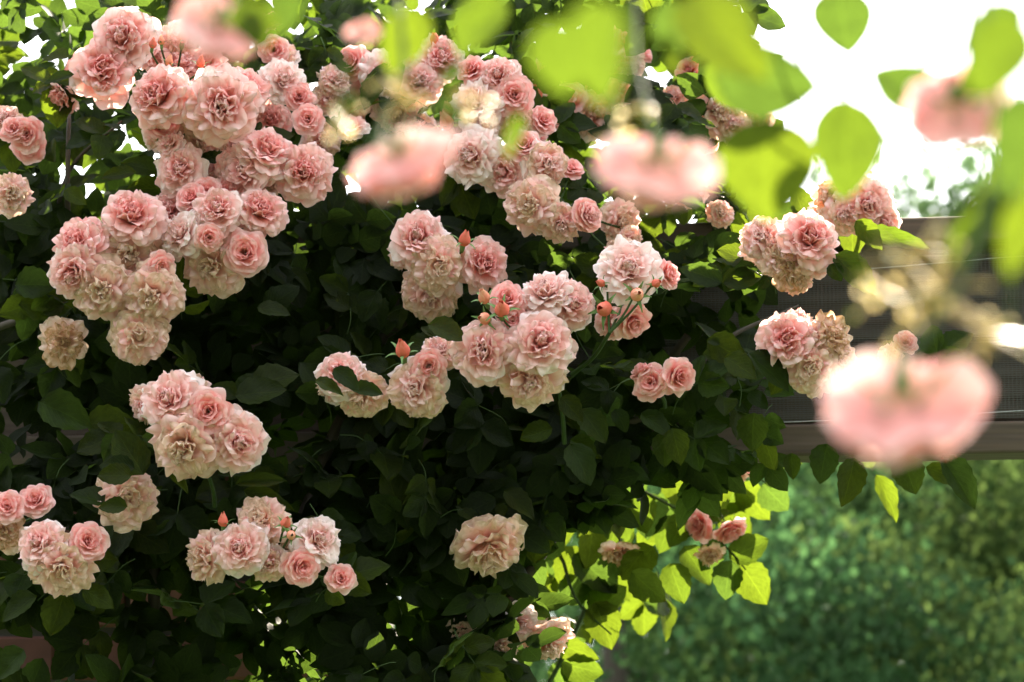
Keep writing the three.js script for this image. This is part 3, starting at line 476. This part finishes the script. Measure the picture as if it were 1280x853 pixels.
spray('pale roses high among sky gaps, beside the broad glowing leaves', 3.94, [[905, 115, 60, 'D', 10, 6], [925, 135, 46, 'D', 10, -10], [880, 82, 40, 'A', 0, 20, 0.04], [848, 96, 36, 'D', -10, 0, 0.05]], null, { fill: 3 });
spray('dim rosy blooms deep in the top of the bush', 4.02, [[708, 100, 58, 'C', 0, 0], [748, 120, 58, 'D', 10, -4], [690, 122, 40, 'C', -10, 0], [668, 92, 30, 'K', 0, 20]], null, { fill: 7 });
spray('small pale pink roses at the very top of the bush', 3.96, [[785, 18, 52, 'A', 0, 10], [765, 42, 40, 'A', -10, 0], [790, 55, 40, 'D', 10, -10]], null, { fill: 3 });
spray('muted pink rose under a shaded leaf, below the dim blooms', 3.92, [[868, 225, 40, 'D', 0, -10], [905, 255, 34, 'D', 10, -10]], null, { leaves: 2 });

// ------------------------------------------------------------------ near sprays hanging between the camera and the bush
function hanging(label, p0, blooms, leaves, stems, extra) {
  const t = thing('hanging_rose_spray', label, 'rose spray', at(...p0));
  const L = (a) => at(...a).sub(t.position);
  for (const [x, y, w, d, type, yaw, pitch, roll] of blooms) addBloom(t, type, 0, at(x, y, d), w / 2 / FPX * d, FACE(180 - yaw, pitch), roll ?? R(0, 6));
  for (const [x0, y0, x1, y1, d, o] of leaves) oneLeaf(t, x0, y0, x1, y1, d, { smooth: 1, yaw: R(-30, 30), pitch: R(-10, 35), ...o });
  part(t, 'stem', mergeGeometries(stems.map((s) => tube(s.pts.map(L), s.r ?? 0.0016, (s.r ?? 0.0016) * 0.8, 10, 6))), STEM);
  extra?.(t, L); return t;
}
const BIT = [0, 1].map((k) => grid(3, 4, (u, v) => { const a = (u - 0.5) * 2; return [a * 0.4 * Math.sin(Math.PI * (0.12 + 0.8 * v)), v, 0.4 * a * a * (k ? 1 : 0.4) + 0.3 * v * v]; }));
const PAPER = [petalMat(C(0.93, 0.74, 0.32), null, 0.6), petalMat(C(0.9, 0.78, 0.46), null, 0.6)];
function stamens(f, t, L, px, py, d, n, spread) { // spent flower head: dry stalks with papery sepals and petal remains
  const g = [];
  for (let k = 0; k < n; k++) {
    const a = at(px, py, d).sub(t.position), b = at(px + R(-spread, spread, f), py + R(-spread, spread, f), d + R(-0.015, 0.015, f)).sub(t.position); g.push(tube([a, a.clone().lerp(b, 0.5).add(V(0, 0.001, 0)), b], 0.0006, 0.0005, 4, 4));
    const s = part(t, 'dry_sepal', BIT[k % 2], k % 3 ? PAPER[Math.floor(f() * 2)] : LM[2]), z = R(0.002, 0.0048, f); s.position.copy(b); s.rotation.set(R(-1, 1, f), R(-1.5, 1.5, f), R(0, 6.28, f)); s.scale.setScalar(z);
  }
  part(t, 'dry_stalks', mergeGeometries(g), STAMEN);
}
const f2 = rng(640);
hanging('large soft pink rose seen from behind, hanging in front of the netting', [1150, -60, 1.32], [[1124, 524, 186, 1.30, 'F', 6, -48, 1]], [[1255, 225, 1195, 330, 1.34, { w: .62 }], [1290, 170, 1240, 280, 1.36, { w: .5 }]], [{ pts: [[1250, -120, 1.36], [1262, 160, 1.34], [1200, 360, 1.31], [1140, 440, 1.29], [1132, 480, 1.285]] }, { pts: [[1262, 160, 1.34], [1275, 280, 1.35], [1262, 420, 1.36]] }, { pts: [[1200, 360, 1.31], [1130, 375, 1.32], [1090, 365, 1.33]] }],
  (t, L) => { stamens(f2, t, L, 1175, 360, 1.32, 15, 85); stamens(f2, t, L, 1240, 420, 1.30, 12, 60); stamens(f2, t, L, 1105, 360, 1.33, 9, 45); stamens(f2, t, L, 1160, 300, 1.33, 7, 45); });
hanging('soft pink rose tilted right seen from behind, hanging under small buds', [500, -80, 1.55], [[506, 194, 136, 1.4, 'F', 32, -50, 2], [448, 8, 46, 1.55, 'C', 0, -40]], [[520, -30, 480, 62, 1.56, { w: .8 }], [620, -50, 570, 38, 1.56, { w: .9 }], [575, 50, 545, 78, 1.5, { w: .7 }], [445, 92, 420, 118, 1.5, { w: .8 }], [652, 122, 632, 182, 1.5, { w: .5 }], [540, 100, 580, 130, 1.5, { w: .7 }], [430, 70, 425, 40, 1.5, { w: .6 }]], [{ pts: [[480, -100, 1.56], [500, 60, 1.53], [475, 120, 1.51], [472, 165, 1.49]] }, { pts: [[425, -60, 1.52], [418, 60, 1.52], [422, 110, 1.52], [412, 165, 1.52]], r: 0.001 }, { pts: [[500, 60, 1.53], [530, 85, 1.52], [560, 110, 1.51]], r: 0.001 }],
  (t, L) => { stamens(f2, t, L, 500, 100, 1.51, 16, 40); stamens(f2, t, L, 420, 130, 1.52, 10, 26); stamens(f2, t, L, 590, 100, 1.52, 8, 30); });
hanging('soft shaded pink rose seen from below, hanging beside broad glowing leaves', [830, -80, 1.55], [[824, 206, 150, 1.4, 'F', -6, -50, 3]], [[745, -40, 760, 110, 1.05, { w: .8 }], [850, -40, 842, 40, 1.5, { w: .8 }], [838, 10, 850, 62, 1.49, { w: .5 }], [690, -10, 710, 95, 1.2, { w: .9 }]], [{ pts: [[800, -120, 1.56], [800, 40, 1.52], [815, 120, 1.48], [824, 175, 1.45]] }, { pts: [[800, 40, 1.52], [772, 110, 1.5], [762, 160, 1.5]], r: 0.001 }],
  (t, L) => { stamens(f2, t, L, 765, 155, 1.5, 8, 20); stamens(f2, t, L, 800, 110, 1.5, 8, 26); });
hanging('shoot of broad glowing yellow-green leaves hanging against the white sky', [940, -80, 1.40], [], [[903, 72, 1036, 84, 1.7, { w: .95, yaw: 5, pitch: 5 }], [968, 126, 962, 264, 1.65, { w: 1.15, yaw: 0, pitch: 10 }], [1072, 100, 1062, 236, 1.75, { w: .82, yaw: 10, pitch: 5 }], [1065, -55, 1072, 34, 2.0, { w: 1.1, yaw: 0, pitch: 5 }], [855, -40, 975, 62, 1.35, { w: .95 }], [900, 40, 958, 118, 2.3, { w: .9 }]], [{ pts: [[980, -160, 1.75], [1000, -20, 1.74], [1025, 80, 1.74], [1072, 98, 1.75]], r: 0.0014 }, { pts: [[1000, -20, 1.74], [930, 20, 1.72], [903, 72, 1.7]], r: 0.001 }]);
hanging('shaded salmon rose behind a folded green leaf, hanging against the white sky', [1230, -60, 1.45], [[1216, 118, 130, 1.46, 'F', 20, -28, 4]], [[1190, 110, 1108, 55, 1.75, { w: .95, yaw: 10, pitch: 5 }], [1190, 40, 1165, 52, 1.75, { w: .7 }], [1285, 30, 1215, 90, 1.42, { w: .8 }], [1300, -30, 1225, 30, 1.43, { w: .8 }], [1300, 170, 1240, 260, 1.42, { w: .7 }], [1295, -20, 1240, 100, 1.15, { w: .8 }], [1305, 90, 1262, 220, 1.15, { w: .7 }], [1300, 230, 1262, 340, 1.2, { w: .6 }]], [{ pts: [[1240, -140, 1.46], [1238, -20, 1.45], [1230, 50, 1.45], [1220, 84, 1.45]] }, { pts: [[1238, -20, 1.45], [1215, 60, 1.6], [1190, 110, 1.75]], r: 0.001 }]);
hanging('blurred blush rose under a bright leaf, over the tall pale spray', [290, -80, 1.5], [[262, 8, 112, 1.46, 'F', -10, -40, 5]], [[290, -40, 318, 28, 1.42, { w: 1.1 }], [350, -60, 340, 10, 1.46, { w: .8 }]], [{ pts: [[300, -140, 1.5], [285, -60, 1.48], [262, -10, 1.46]] }]);

// ------------------------------------------------------------------ trees beyond
const treeLeafGeo = (() => { const g = grid(2, 3, (u, v) => { const w = 0.5 * Math.sin(Math.PI * Math.min(1, 0.1 + v * 0.9)) * (u * 2 - 1); return [w, v, 0.25 * Math.abs(w) - 0.2 * v * v]; }); return g; })();
const treeMat = new THREE.MeshPhysicalMaterial({ color: C(1, 1, 1), roughness: 1, transmission: 0.5, thickness: 0, specularIntensity: 0.08, side: THREE.DoubleSide });
function tree(name, label, px, d, top, rx, ry, seed, hue, n) { const c = at(px, 900, d); return treeAt(name, label, c.x, c.z, at(px, top, d).y, rx, ry, seed, hue, n, 'trees beyond the pergola', d > 15 ? 0.95 : 0.5); }
function treeAt(name, label, x, z, topY, rx, ry, seed, hue, n, group, big) {
  const f = rng(seed), t = thing(name, label, 'tree', V(x, 0, z), group), cy = topY - ry;
  part(t, 'trunk', tube([V(0, -0.1, 0), V(0.05, cy * 0.5, 0), V(0, cy + ry * 0.4, 0)], 0.12, 0.04, 8, 8), CANE);
  for (let k = 0; k < 7; k++) { const a = R(0, 6.28, f), y0 = cy * R(0.4, 0.8, f); part(t, 'limb', tube([V(0, y0, 0), V(Math.cos(a) * rx * 0.4, y0 + ry * 0.4, Math.sin(a) * rx * 0.4), V(Math.cos(a) * rx * 0.8, cy + R(-0.2, 0.6, f) * ry, Math.sin(a) * rx * 0.8)], 0.04, 0.012, 6, 5), CANE); }
  const m = new THREE.InstancedMesh(treeLeafGeo, treeMat, n), o = new THREE.Object3D(), col = new THREE.Color(); m.name = 'crown'; m.userData.kind = 'stuff'; m.castShadow = m.receiveShadow = true;
  const clumps = []; for (let k = 0; k < 110; k++) { const z = R(-1, 1, f), a = R(0, 6.28, f), q = Math.sqrt(1 - z * z), r = R(0.55, 1.02, f); clumps.push([Math.cos(a) * q * rx * r, cy + z * ry * r, Math.sin(a) * q * rx * r, R(0.26, 0.55, f) * Math.max(1, rx / 1.8), R(0.75, 1.9, f), f() < hue[3] ? 1 : 0]); }
  for (let k = 0; k < n; k++) {
    const cl = clumps[Math.floor(f() * clumps.length)], r = cl[3] * Math.cbrt(f()), z = R(-1, 1, f), a = R(0, 6.28, f), q = Math.sqrt(1 - z * z);
    o.position.set(cl[0] + Math.cos(a) * q * r, cl[1] + z * r * 0.6, cl[2] + Math.sin(a) * q * r); o.rotation.set(R(-1.2, 0.4, f), R(0, 6.28, f), R(-0.5, 0.5, f)); const s = R(0.05, 0.095, f) * big; o.scale.set(s, s, s); o.updateMatrix(); m.setMatrixAt(k, o.matrix);
    const b = cl[4] * R(0.9, 1.1, f); cl[5] ? col.setRGB(0.11 * b, 0.085 * b, 0.03 * b) : col.setRGB(hue[0] * b, hue[1] * b, hue[2] * b); m.setColorAt(k, col);
  }
  t.add(m); return t;
}
tree('garden_tree', 'deep green leafy tree behind the glowing rose leaves', 760, 11, 420, 1.5, 1.7, 1, [0.036, 0.08, 0.027, 0], 30000);
tree('garden_tree', 'green tree with reddish leaf tips behind the gap under the beam', 1010, 12.5, 430, 1.6, 1.9, 2, [0.043, 0.084, 0.025, 0.03], 30000);
tree('garden_tree', 'bright olive green tree beyond the right end of the gap', 1270, 11.5, 480, 1.3, 1.7, 3, [0.066, 0.104, 0.028, 0.03], 30000);
tree('garden_tree', 'dark bluish green tree filling the gap behind the others', 1120, 17, 380, 2.7, 3.0, 4, [0.03, 0.067, 0.027, 0.0], 26000);
tree('garden_tree', 'dark tree behind the brick pier and dense leaves', 500, 14, 430, 2.2, 2.4, 5, [0.03, 0.066, 0.022, 0], 20000);
tree('garden_tree', 'wide dark green tree far behind the glowing leaves', 720, 19, 420, 3.0, 3.2, 7, [0.03, 0.067, 0.027, 0.0], 26000);
tree('garden_tree', 'tall dull green tree whose crown tops the timber beam', 1235, 24, 195, 2.0, 2.2, 6, [0.065, 0.11, 0.045, 0.0], 20000);
for (const [x, z, top, r, sd] of [[-6.5, 11, 9.5, 3.8, 21], [-0.5, 13, 10.5, 4, 22], [5.5, 12, 10, 3.8, 23], [10.5, 8, 9, 3.4, 24], [-11, 6, 9, 3.4, 25]]) // unseen trees added on the camera's side to block the low front light
  treeAt('garden_tree', 'broad unseen tree added across the lawn to shade the climbing rose', x, z, top, r, top * 0.42, sd, [0.05, 0.1, 0.035, 0], 14000, 'added trees across the lawn', 3.4);

renderer.render(scene, camera);
